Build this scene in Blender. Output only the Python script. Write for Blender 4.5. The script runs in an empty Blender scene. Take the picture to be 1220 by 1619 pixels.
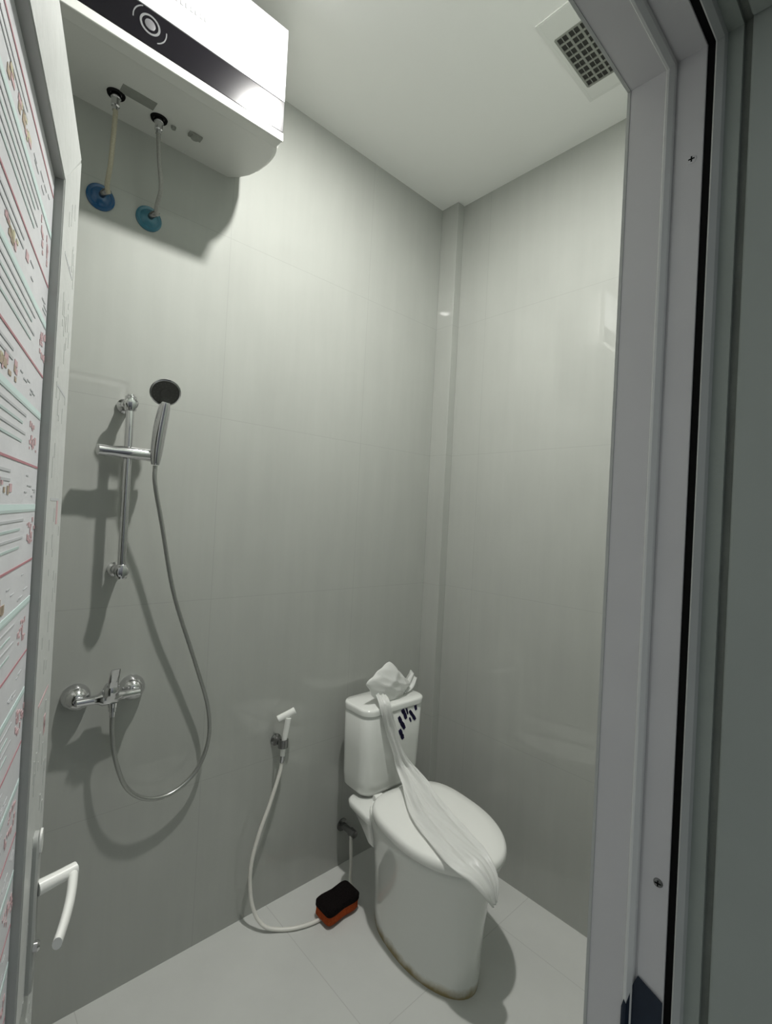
import bpy, bmesh, math, random
from mathutils import Vector, Matrix
random.seed(4)
PI = math.pi
sc = bpy.context.scene
COL = sc.collection

# ------------------------------------------------------------------ camera
F_PX = 771.44; YAW = -0.828457; PITCH = 0.009657; ROLL = 0.052309
CAM = Vector((1.57043, -1.74764, 1.44216))
fw = Vector((math.sin(YAW) * math.cos(PITCH), math.cos(YAW) * math.cos(PITCH), math.sin(PITCH)))
r0 = Vector((math.cos(YAW), -math.sin(YAW), 0)); u0 = r0.cross(fw)
rt = math.cos(ROLL) * r0 + math.sin(ROLL) * u0
up = -math.sin(ROLL) * r0 + math.cos(ROLL) * u0
cd = bpy.data.cameras.new('camera'); cam = bpy.data.objects.new('camera', cd); COL.objects.link(cam)
M = Matrix.Identity(4)
for i in range(3):
    M[i][0] = rt[i]; M[i][1] = up[i]; M[i][2] = -fw[i]; M[i][3] = CAM[i]
cam.matrix_world = M
cd.sensor_fit = 'VERTICAL'; cd.sensor_height = 36.0; cd.lens = F_PX * 36.0 / 1619.0
cd.clip_start = 0.01; cd.clip_end = 50
sc.camera = cam

# ------------------------------------------------------------------ world, exposure
LAMP_STRENGTH = 2850.0
WORLD_STRENGTH = 0.40
w = bpy.data.worlds.new('world'); sc.world = w; w.use_nodes = True
bgn = w.node_tree.nodes['Background']
bgn.inputs[0].default_value = (0.80, 0.86, 0.90, 1); bgn.inputs[1].default_value = WORLD_STRENGTH
# the corridor outside is lit from above and darker towards its floor
_wt = w.node_tree; _g = _wt.nodes.new('ShaderNodeTexCoord'); _s = _wt.nodes.new('ShaderNodeSeparateXYZ'); _q = _wt.nodes.new('ShaderNodeMapRange')
_q.inputs['From Min'].default_value = -0.5; _q.inputs['From Max'].default_value = 0.7
_q.inputs['To Min'].default_value = 0.06 * WORLD_STRENGTH; _q.inputs['To Max'].default_value = WORLD_STRENGTH
_wt.links.new(_g.outputs['Generated'], _s.inputs[0]); _wt.links.new(_s.outputs[2], _q.inputs['Value']); _wt.links.new(_q.outputs[0], bgn.inputs[1])
sc.view_settings.view_transform = 'Standard'; sc.view_settings.look = 'None'
sc.view_settings.gamma = 1; sc.view_settings.exposure = 0.0
sc.view_settings.use_curve_mapping = False

sc.cycles.blur_glossy = 0.1     # keep the small lamp reflections in the glazed tiles
H = 2.91        # ceiling height
XR = 1.2833     # room side face of the door wall
YF = -1.95      # front wall
YJ = -1.066; YJ2 = -1.782; ZH = 2.05    # door opening

# ------------------------------------------------------------------ materials
def mat(name, color, rough=0.5, metal=0.0, spec=0.5, coat=0.0, trans=0.0, alpha=1.0, emit=None, estr=0.0, noise=0.0, nscale=20, bump=0.0, bscale=60):
    m = bpy.data.materials.new(name); m.use_nodes = True
    nt = m.node_tree; b = nt.nodes['Principled BSDF']
    b.inputs['Base Color'].default_value = (*color, 1)
    b.inputs['Roughness'].default_value = rough; b.inputs['Metallic'].default_value = metal
    b.inputs['Specular IOR Level'].default_value = spec
    b.inputs['Coat Weight'].default_value = coat; b.inputs['Coat Roughness'].default_value = 0.03
    b.inputs['Transmission Weight'].default_value = trans; b.inputs['Alpha'].default_value = alpha
    if emit:
        b.inputs['Emission Color'].default_value = (*emit, 1); b.inputs['Emission Strength'].default_value = estr
    tc = nt.nodes.new('ShaderNodeTexCoord')
    if noise:
        n = nt.nodes.new('ShaderNodeTexNoise'); n.inputs['Scale'].default_value = nscale; n.inputs['Detail'].default_value = 4
        nt.links.new(tc.outputs['Object'], n.inputs['Vector'])
        mx = nt.nodes.new('ShaderNodeMix'); mx.data_type = 'RGBA'
        mx.inputs[6].default_value = (*[c * (1 - noise) for c in color], 1)
        mx.inputs[7].default_value = (*[min(1, c * (1 + noise)) for c in color], 1)
        nt.links.new(n.outputs['Fac'], mx.inputs[0]); nt.links.new(mx.outputs[2], b.inputs['Base Color'])
    if bump:
        n2 = nt.nodes.new('ShaderNodeTexNoise'); n2.inputs['Scale'].default_value = bscale; n2.inputs['Detail'].default_value = 5
        nt.links.new(tc.outputs['Object'], n2.inputs['Vector'])
        bp = nt.nodes.new('ShaderNodeBump'); bp.inputs['Strength'].default_value = bump; bp.inputs['Distance'].default_value = 0.01
        nt.links.new(n2.outputs['Fac'], bp.inputs['Height']); nt.links.new(bp.outputs['Normal'], b.inputs['Normal'])
    return m

def tile_mat(name, base, grout, axes, offs, size=0.60, gw=0.0010, rough=0.38, streak=(9, 9, 0.9), amt=0.05, bumpy=0.0, coat=1.0):
    """tiles in world metres: axes = the two object axes that carry the joints, offs = where one joint sits"""
    m = bpy.data.materials.new(name); m.use_nodes = True
    nt = m.node_tree; b = nt.nodes['Principled BSDF']; N = nt.nodes.new; Lk = nt.links.new
    tc = N('ShaderNodeTexCoord'); sp = N('ShaderNodeSeparateXYZ'); Lk(tc.outputs['Object'], sp.inputs[0])
    def math_(op, a, bval=None, c=None):
        n = N('ShaderNodeMath'); n.operation = op
        for i, v in enumerate((a, bval, c)):
            if v is None: continue
            if isinstance(v, (int, float)): n.inputs[i].default_value = v
            else: Lk(v, n.inputs[i])
        return n.outputs[0]
    masks = []
    for ax, of in zip(axes, offs):
        t = math_('ADD', sp.outputs[ax], size * 20 - of + size / 2)
        t = math_('MODULO', t, size); t = math_('SUBTRACT', t, size / 2); t = math_('ABSOLUTE', t)
        masks.append(math_('LESS_THAN', t, gw))
    mk = math_('MAXIMUM', masks[0], masks[1])
    mp = N('ShaderNodeMapping'); mp.inputs['Scale'].default_value = streak; Lk(tc.outputs['Object'], mp.inputs[0])
    n1 = N('ShaderNodeTexNoise'); n1.inputs['Scale'].default_value = 2.2; n1.inputs['Detail'].default_value = 6; n1.inputs['Roughness'].default_value = 0.6
    Lk(mp.outputs[0], n1.inputs['Vector'])
    n2 = N('ShaderNodeTexNoise'); n2.inputs['Scale'].default_value = 5; n2.inputs['Detail'].default_value = 6
    Lk(tc.outputs['Object'], n2.inputs['Vector'])
    s = math_('ADD', math_('MULTIPLY', n1.outputs['Fac'], 0.6), math_('MULTIPLY', n2.outputs['Fac'], 0.4))
    rmp = N('ShaderNodeMapRange'); rmp.inputs['From Min'].default_value = 0.3; rmp.inputs['From Max'].default_value = 0.7
    Lk(s, rmp.inputs['Value'])
    mx = N('ShaderNodeMix'); mx.data_type = 'RGBA'
    mx.inputs[6].default_value = (*[c * (1 - amt) for c in base], 1); mx.inputs[7].default_value = (*[c * (1 + amt) for c in base], 1)
    Lk(rmp.outputs[0], mx.inputs[0])
    mg = N('ShaderNodeMix'); mg.data_type = 'RGBA'; mg.inputs[7].default_value = (*grout, 1)
    Lk(mx.outputs[2], mg.inputs[6]); Lk(mk, mg.inputs[0]); Lk(mg.outputs[2], b.inputs['Base Color'])
    b.inputs['Roughness'].default_value = rough; b.inputs['Coat Weight'].default_value = coat; b.inputs['Coat Roughness'].default_value = 0.022
    b.inputs['Specular IOR Level'].default_value = 0.12
    return m

WALLC = (0.398, 0.410, 0.384)
m_wall_left = tile_mat('wall_tile_left', WALLC, (0.350, 0.362, 0.338), (1, 2), (-0.47, 0.54))
m_wall_back = tile_mat('wall_tile_back', WALLC, (0.350, 0.362, 0.338), (0, 2), (0.25, 0.54))
m_floor = tile_mat('floor_tile', (0.565, 0.575, 0.555), (0.475, 0.48, 0.465), (0, 1), (0.594, -0.80), streak=(2, 2, 2), amt=0.05, rough=0.3, gw=0.0013, coat=0.15)
m_ceiling = mat('ceiling_paint', (0.93, 0.93, 0.91), rough=0.7, spec=0.2, noise=0.02, nscale=3)
m_plaster = mat('wall_plaster', (0.37, 0.41, 0.375), rough=0.85, spec=0.2, noise=0.15, nscale=6, bump=0.4, bscale=25)
m_plaster_dk = mat('wall_plaster_joint', (0.24, 0.26, 0.235), rough=0.9, spec=0.1, noise=0.3, nscale=14, bump=0.5, bscale=40)
m_casing = mat('casing_paint', (0.42, 0.46, 0.43), rough=0.7, spec=0.2, noise=0.10, nscale=4)
m_alu = mat('frame_grey', (0.70, 0.695, 0.705), rough=0.42, spec=0.4, noise=0.06, nscale=9)
m_black = mat('black_gasket', (0.008, 0.008, 0.008), rough=0.8, spec=0.1)
m_trim = mat('frame_edge_sealant', (0.55, 0.57, 0.55), rough=0.6, noise=0.08, nscale=10)
m_leaf = mat('door_leaf_grey', (0.40, 0.415, 0.40), rough=0.4, spec=0.4, noise=0.05, nscale=8)
m_film = mat('door_film_white', (0.74, 0.745, 0.77), rough=0.35, spec=0.45, noise=0.07, nscale=18, bump=0.15, bscale=30)
m_film2 = mat('stile_film', (0.58, 0.595, 0.58), rough=0.4, spec=0.4, noise=0.10, nscale=30, bump=0.15, bscale=40)
m_red = mat('film_red', (0.48, 0.22, 0.25), rough=0.5)
m_pink = mat('film_pink', (0.62, 0.42, 0.44), rough=0.5)
m_teal = mat('film_teal', (0.50, 0.60, 0.58), rough=0.5)
m_cyan = mat('film_cyan', (0.66, 0.80, 0.78), rough=0.5)
m_greyp = mat('film_grey', (0.53, 0.545, 0.56), rough=0.5)
m_brown = mat('film_brown', (0.45, 0.36, 0.27), rough=0.5)
m_yel = mat('film_yellow', (0.60, 0.56, 0.38), rough=0.5)
m_white_pl = mat('white_plastic', (0.82, 0.83, 0.80), rough=0.25, spec=0.5, coat=0.2)
m_gloss_white = mat('gloss_white_front', (0.88, 0.89, 0.92), rough=0.24, spec=0.8, coat=0.6)
m_heater_body = mat('heater_body', (0.66, 0.665, 0.635), rough=0.4, spec=0.4)
m_gloss_black = mat('gloss_black_band', (0.004, 0.003, 0.006), rough=0.19, spec=0.35, coat=0.0)
m_greymark = mat('grey_mark', (0.17, 0.175, 0.18), rough=0.5)
m_label = mat('rating_label', (0.25, 0.26, 0.235), rough=0.6, noise=0.15, nscale=60)
m_chrome = mat('chrome', (0.66, 0.66, 0.67), rough=0.10, metal=1.0)
m_chrome_dk = mat('chrome_dark', (0.25, 0.25, 0.25), rough=0.25, metal=1.0)
m_hose = mat('steel_hose', (0.42, 0.43, 0.41), rough=0.32, metal=0.85, noise=0.2, nscale=300)
m_hose_beige = mat('beige_hose', (0.42, 0.39, 0.30), rough=0.5, metal=0.2, noise=0.2, nscale=200)
m_hose_grey = mat('grey_hose', (0.33, 0.33, 0.31), rough=0.45, metal=0.4, noise=0.2, nscale=200)
m_white_hose = mat('white_hose', (0.74, 0.73, 0.68), rough=0.35)
m_blue = mat('blue_plastic', (0.012, 0.085, 0.21), rough=0.25, coat=0.3)
m_cyanp = mat('cyan_plastic', (0.04, 0.17, 0.24), rough=0.25, coat=0.3)
m_spray_face = mat('spray_face', (0.05, 0.05, 0.045), rough=0.35)
m_ceramic = mat('ceramic', (0.77, 0.785, 0.755), rough=0.12, spec=0.5, coat=0.5)
m_seat = mat('seat_plastic', (0.80, 0.81, 0.78), rough=0.22, spec=0.5, coat=0.2)
m_sponge_o = mat('sponge_orange', (0.40, 0.075, 0.02), rough=0.9, spec=0.1, noise=0.3, nscale=120, bump=0.6, bscale=200)
m_sponge_b = mat('sponge_black', (0.008, 0.006, 0.006), rough=0.95, spec=0.1, noise=0.4, nscale=150, bump=0.8, bscale=250)
m_navy = mat('navy_ink', (0.012, 0.008, 0.07), rough=0.5)
m_tape = mat('blue_tape', (0.005, 0.015, 0.035), rough=0.6, noise=0.3, nscale=25)
m_lens = mat('lamp_lens', (1, 1, 1), emit=(1.0, 0.985, 0.945), estr=LAMP_STRENGTH)
m_fan = mat('fan_white', (0.82, 0.825, 0.80), rough=0.75, spec=0.15)
m_fan_bar = mat('fan_bar', (0.30, 0.31, 0.28), rough=0.6)
m_fan_dk = mat('fan_dark', (0.05, 0.05, 0.045), rough=0.8)

m_lip = mat('white_lip', (0.92, 0.93, 0.90), rough=0.4)
# translucent wrapping plastic
m_wrap = bpy.data.materials.new('wrap_plastic'); m_wrap.use_nodes = True
_nt = m_wrap.node_tree; _b = _nt.nodes['Principled BSDF']; _o = _nt.nodes['Material Output']
_b.inputs['Base Color'].default_value = (0.88, 0.89, 0.87, 1); _b.inputs['Roughness'].default_value = 0.35
_b.inputs['Specular IOR Level'].default_value = 0.5
_tl = _nt.nodes.new('ShaderNodeBsdfTranslucent'); _tl.inputs[0].default_value = (0.88, 0.89, 0.87, 1)
_tp = _nt.nodes.new('ShaderNodeBsdfTransparent')
_m1 = _nt.nodes.new('ShaderNodeMixShader'); _m1.inputs[0].default_value = 0.3
_m2 = _nt.nodes.new('ShaderNodeMixShader'); _m2.inputs[0].default_value = 0.16
_nt.links.new(_b.outputs[0], _m1.inputs[1]); _nt.links.new(_tl.outputs[0], _m1.inputs[2])
_nt.links.new(_m1.outputs[0], _m2.inputs[1]); _nt.links.new(_tp.outputs[0], _m2.inputs[2])
_nt.links.new(_m2.outputs[0], _o.inputs[0])

# bowl ceramic with a yellow-brown dirt line along the foot
m_bowl = bpy.data.materials.new('bowl_ceramic'); m_bowl.use_nodes = True
_nt = m_bowl.node_tree; _b = _nt.nodes['Principled BSDF']
_b.inputs['Roughness'].default_value = 0.14; _b.inputs['Coat Weight'].default_value = 0.4
_tc = _nt.nodes.new('ShaderNodeTexCoord'); _sp = _nt.nodes.new('ShaderNodeSeparateXYZ'); _nt.links.new(_tc.outputs['Object'], _sp.inputs[0])
_ns = _nt.nodes.new('ShaderNodeTexNoise'); _ns.inputs['Scale'].default_value = 22; _ns.inputs['Detail'].default_value = 5
_nt.links.new(_tc.outputs['Object'], _ns.inputs['Vector'])
_a = _nt.nodes.new('ShaderNodeMath'); _a.operation = 'MULTIPLY_ADD'; _a.inputs[1].default_value = -0.05
_nt.links.new(_ns.outputs['Fac'], _a.inputs[0]); _nt.links.new(_sp.outputs[2], _a.inputs[2])
_r = _nt.nodes.new('ShaderNodeMapRange'); _r.inputs['From Min'].default_value = -0.02; _r.inputs['From Max'].default_value = 0.012
_r.inputs['To Min'].default_value = 1; _r.inputs['To Max'].default_value = 0; _nt.links.new(_a.outputs[0], _r.inputs['Value'])
_mx = _nt.nodes.new('ShaderNodeMix'); _mx.data_type = 'RGBA'
_mx.inputs[6].default_value = (0.77, 0.785, 0.755, 1); _mx.inputs[7].default_value = (0.34, 0.27, 0.13, 1)
_nt.links.new(_r.outputs[0], _mx.inputs[0]); _nt.links.new(_mx.outputs[2], _b.inputs['Base Color'])

# ------------------------------------------------------------------ mesh helpers
def obj(name, bm, m, parent=None, smooth=False, bevel=0.0, seg=2, subsurf=0, angle=40):
    bmesh.ops.recalc_face_normals(bm, faces=bm.faces[:])
    me = bpy.data.meshes.new(name); bm.to_mesh(me); bm.free()
    mats = m if isinstance(m, (list, tuple)) else [m]
    for k in mats: me.materials.append(k)
    o = bpy.data.objects.new(name, me); COL.objects.link(o)
    if parent: o.parent = parent
    if smooth:
        for p in me.polygons: p.use_smooth = True
        me.set_sharp_from_angle(angle=math.radians(angle))
    if bevel:
        b = o.modifiers.new('bevel', 'BEVEL'); b.width = bevel; b.segments = seg; b.limit_method = 'ANGLE'; b.angle_limit = math.radians(40)
        for p in me.polygons: p.use_smooth = True
        if hasattr(b, 'harden_normals'): b.harden_normals = True
    if subsurf:
        s = o.modifiers.new('subsurf', 'SUBSURF'); s.levels = subsurf; s.render_levels = subsurf
        for p in me.polygons: p.use_smooth = True
    return o

def empty(name, loc=(0, 0, 0), rotz=0.0):
    o = bpy.data.objects.new(name, None); COL.objects.link(o); o.location = loc; o.rotation_euler = (0, 0, rotz)
    o.empty_display_size = 0.05
    return o

def tag(o, label, cat, group=None):
    o['label'] = label; o['category'] = cat
    if group: o['group'] = group
    return o

def struct(o, label=None, cat=None):
    o['kind'] = 'structure'
    if label: o['label'] = label
    if cat: o['category'] = cat
    return o

def box(bm, a, b, mi=0):
    vs = [bm.verts.new((x, y, z)) for x in (a[0], b[0]) for y in (a[1], b[1]) for z in (a[2], b[2])]
    for f in ((0, 1, 3, 2), (4, 6, 7, 5), (0, 4, 5, 1), (2, 3, 7, 6), (0, 2, 6, 4), (1, 5, 7, 3)):
        fc = bm.faces.new([vs[i] for i in f]); fc.material_index = mi
    return vs

def loft(bm, rings, cap0=True, cap1=True, mi=0, closed=False):
    V = [[bm.verts.new(p) for p in r] for r in rings]
    n = len(V[0]); K = len(V)
    for k in range(K if closed else K - 1):
        A, B = V[k], V[(k + 1) % K]
        for i in range(n):
            j = (i + 1) % n
            f = bm.faces.new((A[i], A[j], B[j], B[i])); f.material_index = mi
    if not closed:
        if cap0: bm.faces.new(list(reversed(V[0]))).material_index = mi
        if cap1: bm.faces.new(V[-1]).material_index = mi
    return V

def frame_of(d):
    d = Vector(d).normalized()
    a = Vector((0, 0, 1)) if abs(d.z) < 0.9 else Vector((1, 0, 0))
    u = d.cross(a).normalized(); v = d.cross(u).normalized()
    return u, v

def ring(c, d, r, n=20, ref=None):
    u, v = ref or frame_of(d); c = Vector(c)
    return [c + u * (r * math.cos(2 * PI * i / n)) + v * (r * math.sin(2 * PI * i / n)) for i in range(n)]

def lathe(bm, base, axis, prof, n=28, mi=0):
    """prof: (distance along the axis, radius)"""
    base = Vector(base); axis = Vector(axis).normalized(); ref = frame_of(axis)
    loft(bm, [ring(base + axis * t, axis, max(r, 1e-5), n, ref) for t, r in prof], mi=mi)

def catmull(pts, sub=8):
    P = [Vector(p) for p in pts]; P = [P[0] * 2 - P[1]] + P + [P[-1] * 2 - P[-2]]
    out = []
    for i in range(1, len(P) - 2):
        for k in range(sub):
            t = k / sub; a, b, c, d = P[i - 1], P[i], P[i + 1], P[i + 2]
            out.append(0.5 * ((2 * b) + (c - a) * t + (2 * a - 5 * b + 4 * c - d) * t * t + (3 * b - a - 3 * c + d) * t ** 3))
    out.append(P[-2]); return out

def tube(bm, pts, r, n=10, sub=8, ribs=0.0, mi=0, smooth=True):
    C = catmull(pts, sub) if smooth else [Vector(p) for p in pts]
    u = None; rings = []
    for i, c in enumerate(C):
        d = (C[min(i + 1, len(C) - 1)] - C[max(i - 1, 0)]).normalized()
        if u is None: u, v = frame_of(d)
        else:
            u = (u - d * u.dot(d)).normalized(); v = d.cross(u).normalized()
        rr = r(i / (len(C) - 1)) if callable(r) else r
        rr *= 1 + (ribs if i % 2 else -ribs)
        rings.append([c + u * (rr * math.cos(2 * PI * k / n)) + v * (rr * math.sin(2 * PI * k / n)) for k in range(n)])
    loft(bm, rings, mi=mi)

def rrect(x0, x1, y0, y1, r, z, n=6):
    out = []
    for cx, cy, a0 in ((x1 - r, y1 - r, 0), (x0 + r, y1 - r, 90), (x0 + r, y0 + r, 180), (x1 - r, y0 + r, 270)):
        for k in range(n + 1):
            a = math.radians(a0 + 90 * k / n)
            out.append(Vector((cx + r * math.cos(a), cy + r * math.sin(a), z)))
    return out

def egg(xb, xt, hw, z, n=56, back=3.2, front=2.0):
    """elongated toilet outline: squarish back, round front"""
    L = xt - xb; xm = xb + L * 0.46; out = []
    for i in range(n):
        a = 2 * PI * i / n; c, s = math.cos(a), math.sin(a)
        if c >= 0:
            e = 2 / front; x = xm + (xt - xm) * abs(c) ** e; y = hw * math.copysign(abs(s) ** e, s)
        else:
            e = 2 / back; x = xm - (xm - xb) * abs(c) ** e; y = hw * math.copysign(abs(s) ** e, s)
        out.append(Vector((x, y, z)))
    return out

def new(): return bmesh.new()

# ================================================================== THE SETTING
bm = new(); box(bm, (-0.12, YF - 0.12, -0.06), (2.3, 0.12, 0)); struct(obj('floor', bm, m_floor))
bm = new(); box(bm, (-0.12, YF - 0.12, H), (1.47, 0.12, H + 0.06)); struct(obj('ceiling', bm, m_ceiling))
bm = new(); box(bm, (-0.12, YF - 0.12, 0), (0, 0.12, H)); struct(obj('wall_left', bm, m_wall_left))
bm = new(); box(bm, (0, 0, 0), (1.47, 0.12, H)); struct(obj('wall_back', bm, m_wall_back))
bm = new(); box(bm, (0, YF - 0.12, 0), (1.47, YF, H)); struct(obj('wall_front', bm, m_wall_back))
# door wall: tiled inside, plastered reveal around the opening
RV = 0.021                      # reveal recess behind the frame face
bm = new()
Xa, Xb = XR, 1.4088
box(bm, (Xa, YJ + RV, 0), (Xb, 0, H)); box(bm, (Xa, YF, 0), (Xb, YJ2 - RV, H)); box(bm, (Xa, YJ2 - RV, ZH + RV), (Xb, YJ + RV, H))
struct(obj('wall_right', bm, m_plaster))
# rough joint between plaster and outer casing, then the casing itself
bm = new()
jr = RV + 0.007
def jagged(bm, x0, x1, rr):
    n = 60
    pr = []
    for i in range(n + 1):
        z = (ZH + rr) * i / n
        a = 0.0015 * (random.random() - 0.5) + (0.004 if random.random() > 0.93 else 0)
        pr.append((z, a))
    for sgn, yb in ((1, YJ + rr), (-1, YJ2 - rr)):
        for i in range(n):
            z0, a0 = pr[i]; z1, a1 = pr[i + 1]
            v = [bm.verts.new(q) for q in ((x0 - a0, yb, z0), (x1, yb, z0), (x1, yb, z1), (x0 - a1, yb, z1))]
            bm.faces.new(v)
            v2 = [bm.verts.new(q) for q in ((x1, yb, z0), (x1, yb + sgn * 0.05, z0), (x1, yb + sgn * 0.05, z1), (x1, yb, z1))]
            bm.faces.new(v2)
    v = [bm.verts.new(q) for q in ((x0, YJ2 - rr, ZH + rr), (x1, YJ2 - rr, ZH + rr), (x1, YJ + rr, ZH + rr), (x0, YJ + rr, ZH + rr))]
    bm.faces.new(v)
box(bm, (1.4088, YJ + jr, 0), (1.4172, 0, H)); box(bm, (1.4088, YF, 0), (1.4172, YJ2 - jr, H)); box(bm, (1.4088, YJ2 - jr, ZH + jr), (1.4172, YJ + jr, H))
struct(obj('trim_1', bm, m_plaster_dk))
bm = new()
box(bm, (1.4172, YJ + RV, 0), (1.49, 0, H)); box(bm, (1.4172, YF, 0), (1.49, YJ2 - RV, H)); box(bm, (1.4172, YJ2 - RV, ZH + RV), (1.49, YJ + RV, H))
struct(obj('trim_2', bm, m_casing, bevel=0.004))
# boxed-in pipe in the corner
bm = new(); box(bm, (0, -0.045, 0), (0.098, 0, H)); struct(obj('trim_3', bm, m_wall_back, bevel=0.002))

# door frame: one profile swept up the jamb, over the head and down again
def sweep_frame(bm, prof, mi=0):
    P = [(YJ, 0), (YJ, ZH), (YJ2, ZH), (YJ2, 0)]
    S = [(1, 0), (1, 1), (-1, 1), (-1, 0)]
    rings = [[Vector((x, py + sy * r, pz + sz * r)) for x, r in prof] for (py, pz), (sy, sz) in zip(P, S)]
    loft(bm, rings, mi=mi)
fr = empty('door_2', (0, 0, 0)); struct(fr)
bm = new()
sweep_frame(bm, [(1.2833, 0.0), (1.3290, 0.0), (1.3296, 0.0165), (1.3375, 0.0165), (1.3404, 0.0165), (1.3408, 0.014), (1.3715, 0.014), (1.3722, 0.0146), (1.3722, 0.040), (1.2833, 0.040)])
obj('door_frame', bm, m_alu, fr)
bm = new(); sweep_frame(bm, [(1.3292, 0.0), (1.3305, -0.0012), (1.3330, 0.0), (1.3368, 0.0085), (1.3372, 0.016), (1.3292, 0.016)])  # raised strip along the frame lip, coloured whiter than the grey faces
obj('lip_strip', bm, m_lip, fr)
bm = new(); sweep_frame(bm, [(1.3722, 0.0165), (1.3833, 0.0165), (1.3833, 0.045), (1.3722, 0.045)])
obj('gasket', bm, m_black, fr)
bm = new(); sweep_frame(bm, [(1.3833, 0.006), (1.3850, 0.0052), (1.3914, 0.011), (1.3925, 0.0205), (1.3925, 0.045), (1.3833, 0.045)])
obj('edge_bead', bm, m_trim, fr)
bm = new(); sweep_frame(bm, [(1.2805, -0.0012), (1.2845, -0.0012), (1.2845, 0.006), (1.2805, 0.006)])
obj('room_side_lip', bm, m_trim, fr)
for (x, z) in ((1.360, 1.923), (1.360, 0.995)):
    bm = new()
    lathe(bm, (x, YJ + 0.014, z), (0, -1, 0), [(0, 0.0058), (0.0012, 0.0052), (0.0018, 0.003)], 18)
    s = obj('screw', bm, m_chrome_dk if z < 1.5 else m_alu, fr, smooth=True)
    bm = new()
    box(bm, (x - 0.0035, YJ + 0.0118, z - 0.0008), (x + 0.0035, YJ + 0.0124, z + 0.0008)); box(bm, (x - 0.0008, YJ + 0.0118, z - 0.0035), (x + 0.0008, YJ + 0.0124, z + 0.0035))
    obj('screw_slot', bm, m_black, s)

# blue tape stuck across the foot of the jamb
bm = new()
pr = [(1.3285, -0.0018), (1.3310, -0.0020), (1.3335, -0.0004), (1.3372, 0.0115), (1.3420, 0.0115), (1.3715, 0.0115)]
tops = [0.826, 0.836, 0.830, 0.853, 0.866, 0.853]
V = []
for (x, r), zt in zip(pr, tops):
    V.append([bm.verts.new((x, YJ + r + o_, z)) for o_ in (-0.0006, 0.0006) for z in (0.62, zt)])
for a, b in zip(V, V[1:]):
    for q in ((a[0], b[0], b[1], a[1]), (a[2], a[3], b[3], b[2]), (a[1], b[1], b[3], a[3]), (a[0], a[2], b[2], b[0])): bm.faces.new(q)
bm.faces.new((V[0][0], V[0][1], V[0][3], V[0][2])); bm.faces.new((V[-1][0], V[-1][2], V[-1][3], V[-1][1]))
tp = obj('tape', bm, m_tape); tag(tp, 'torn dark blue tape stuck low on the grey door jamb', 'tape')

# ------------------------------------------------------------------ door leaf (open into the room)
LD = Vector((-0.967, 0.255, 0)).normalized()
leaf = empty('door_1', (0.60, -1.60, 0.012), math.atan2(LD.y, LD.x)); struct(leaf)
# local: +x free edge, -y the face seen, z up
S1, S0, SH, ZT, ZR = 0.040, -0.138, -0.695, 2.026, 1.886
bm = new()
box(bm, (S0, 0, 0), (S1, 0.038, ZT)); box(bm, (SH, 0, 0), (SH + 0.10, 0.038, ZT))
box(bm, (SH + 0.10, 0, ZR), (S0, 0.038, ZT)); box(bm, (SH + 0.10, 0, 0), (S0, 0.038, 0.14))
obj('leaf_frame', bm, m_leaf, leaf, bevel=0.0015)
bm = new(); box(bm, (SH + 0.10, 0.012, 0.14), (S0, 0.028, ZR)); obj('door_panel', bm, m_film, leaf)
# protective film on stile and rail: thin sheet, meeting in a mitre
def quad(bm, pts, y, t=0.0006, mi=0):
    A = [bm.verts.new((s, y, z)) for s, z in pts]; B = [bm.verts.new((s, y - t, z)) for s, z in pts]
    n = len(pts)
    bm.faces.new(A).material_index = mi; bm.faces.new(list(reversed(B))).material_index = mi
    for i in range(n):
        bm.faces.new((A[i], B[i], B[(i + 1) % n], A[(i + 1) % n])).material_index = mi
e = 0.006
bm = new()
quad(bm, [(S0 + e * .4, 0.0), (S1 - 0.002, 0.0), (S1 - 0.002, ZT - e), (S0 + e * .4, ZR + e)], -0.0002)
quad(bm, [(SH, ZR + 0.002), (S0, ZR + 0.002), (S1 - 0.004, ZT - 0.001), (SH, ZT - 0.001)], -0.0001)
sf = obj('stile_film', bm, m_film2, leaf)
bm = new()
def rect(bm, s0, s1, z0, z1, y, mi=0): quad(bm, [(s0, z0), (s1, z0), (s1, z1), (s0, z1)], y, 0.0004, mi)
for z in (1.43, 1.602, 1.12, 0.50, 1.80): rect(bm, -0.10, 0.0, z - 0.002, z + 0.002, -0.0008, 0 if z != 1.12 else 2)
rnd = random.Random(8)
for i in range(80):
    z = rnd.uniform(0.4, 1.95); s = rnd.uniform(-0.115, 0.02)
    rect(bm, s, s + rnd.uniform(0.002, 0.008), z, z + rnd.uniform(0.008, 0.035), -0.0008, 1)
for z in (1.39, 1.05, 1.06, 1.41): rect(bm, -0.03, -0.012, z, z + 0.02, -0.0008, 2)
obj('film_print', bm, [m_greyp, mat('film_pale_grey', (0.55, 0.565, 0.55)), m_pink], sf)
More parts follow.
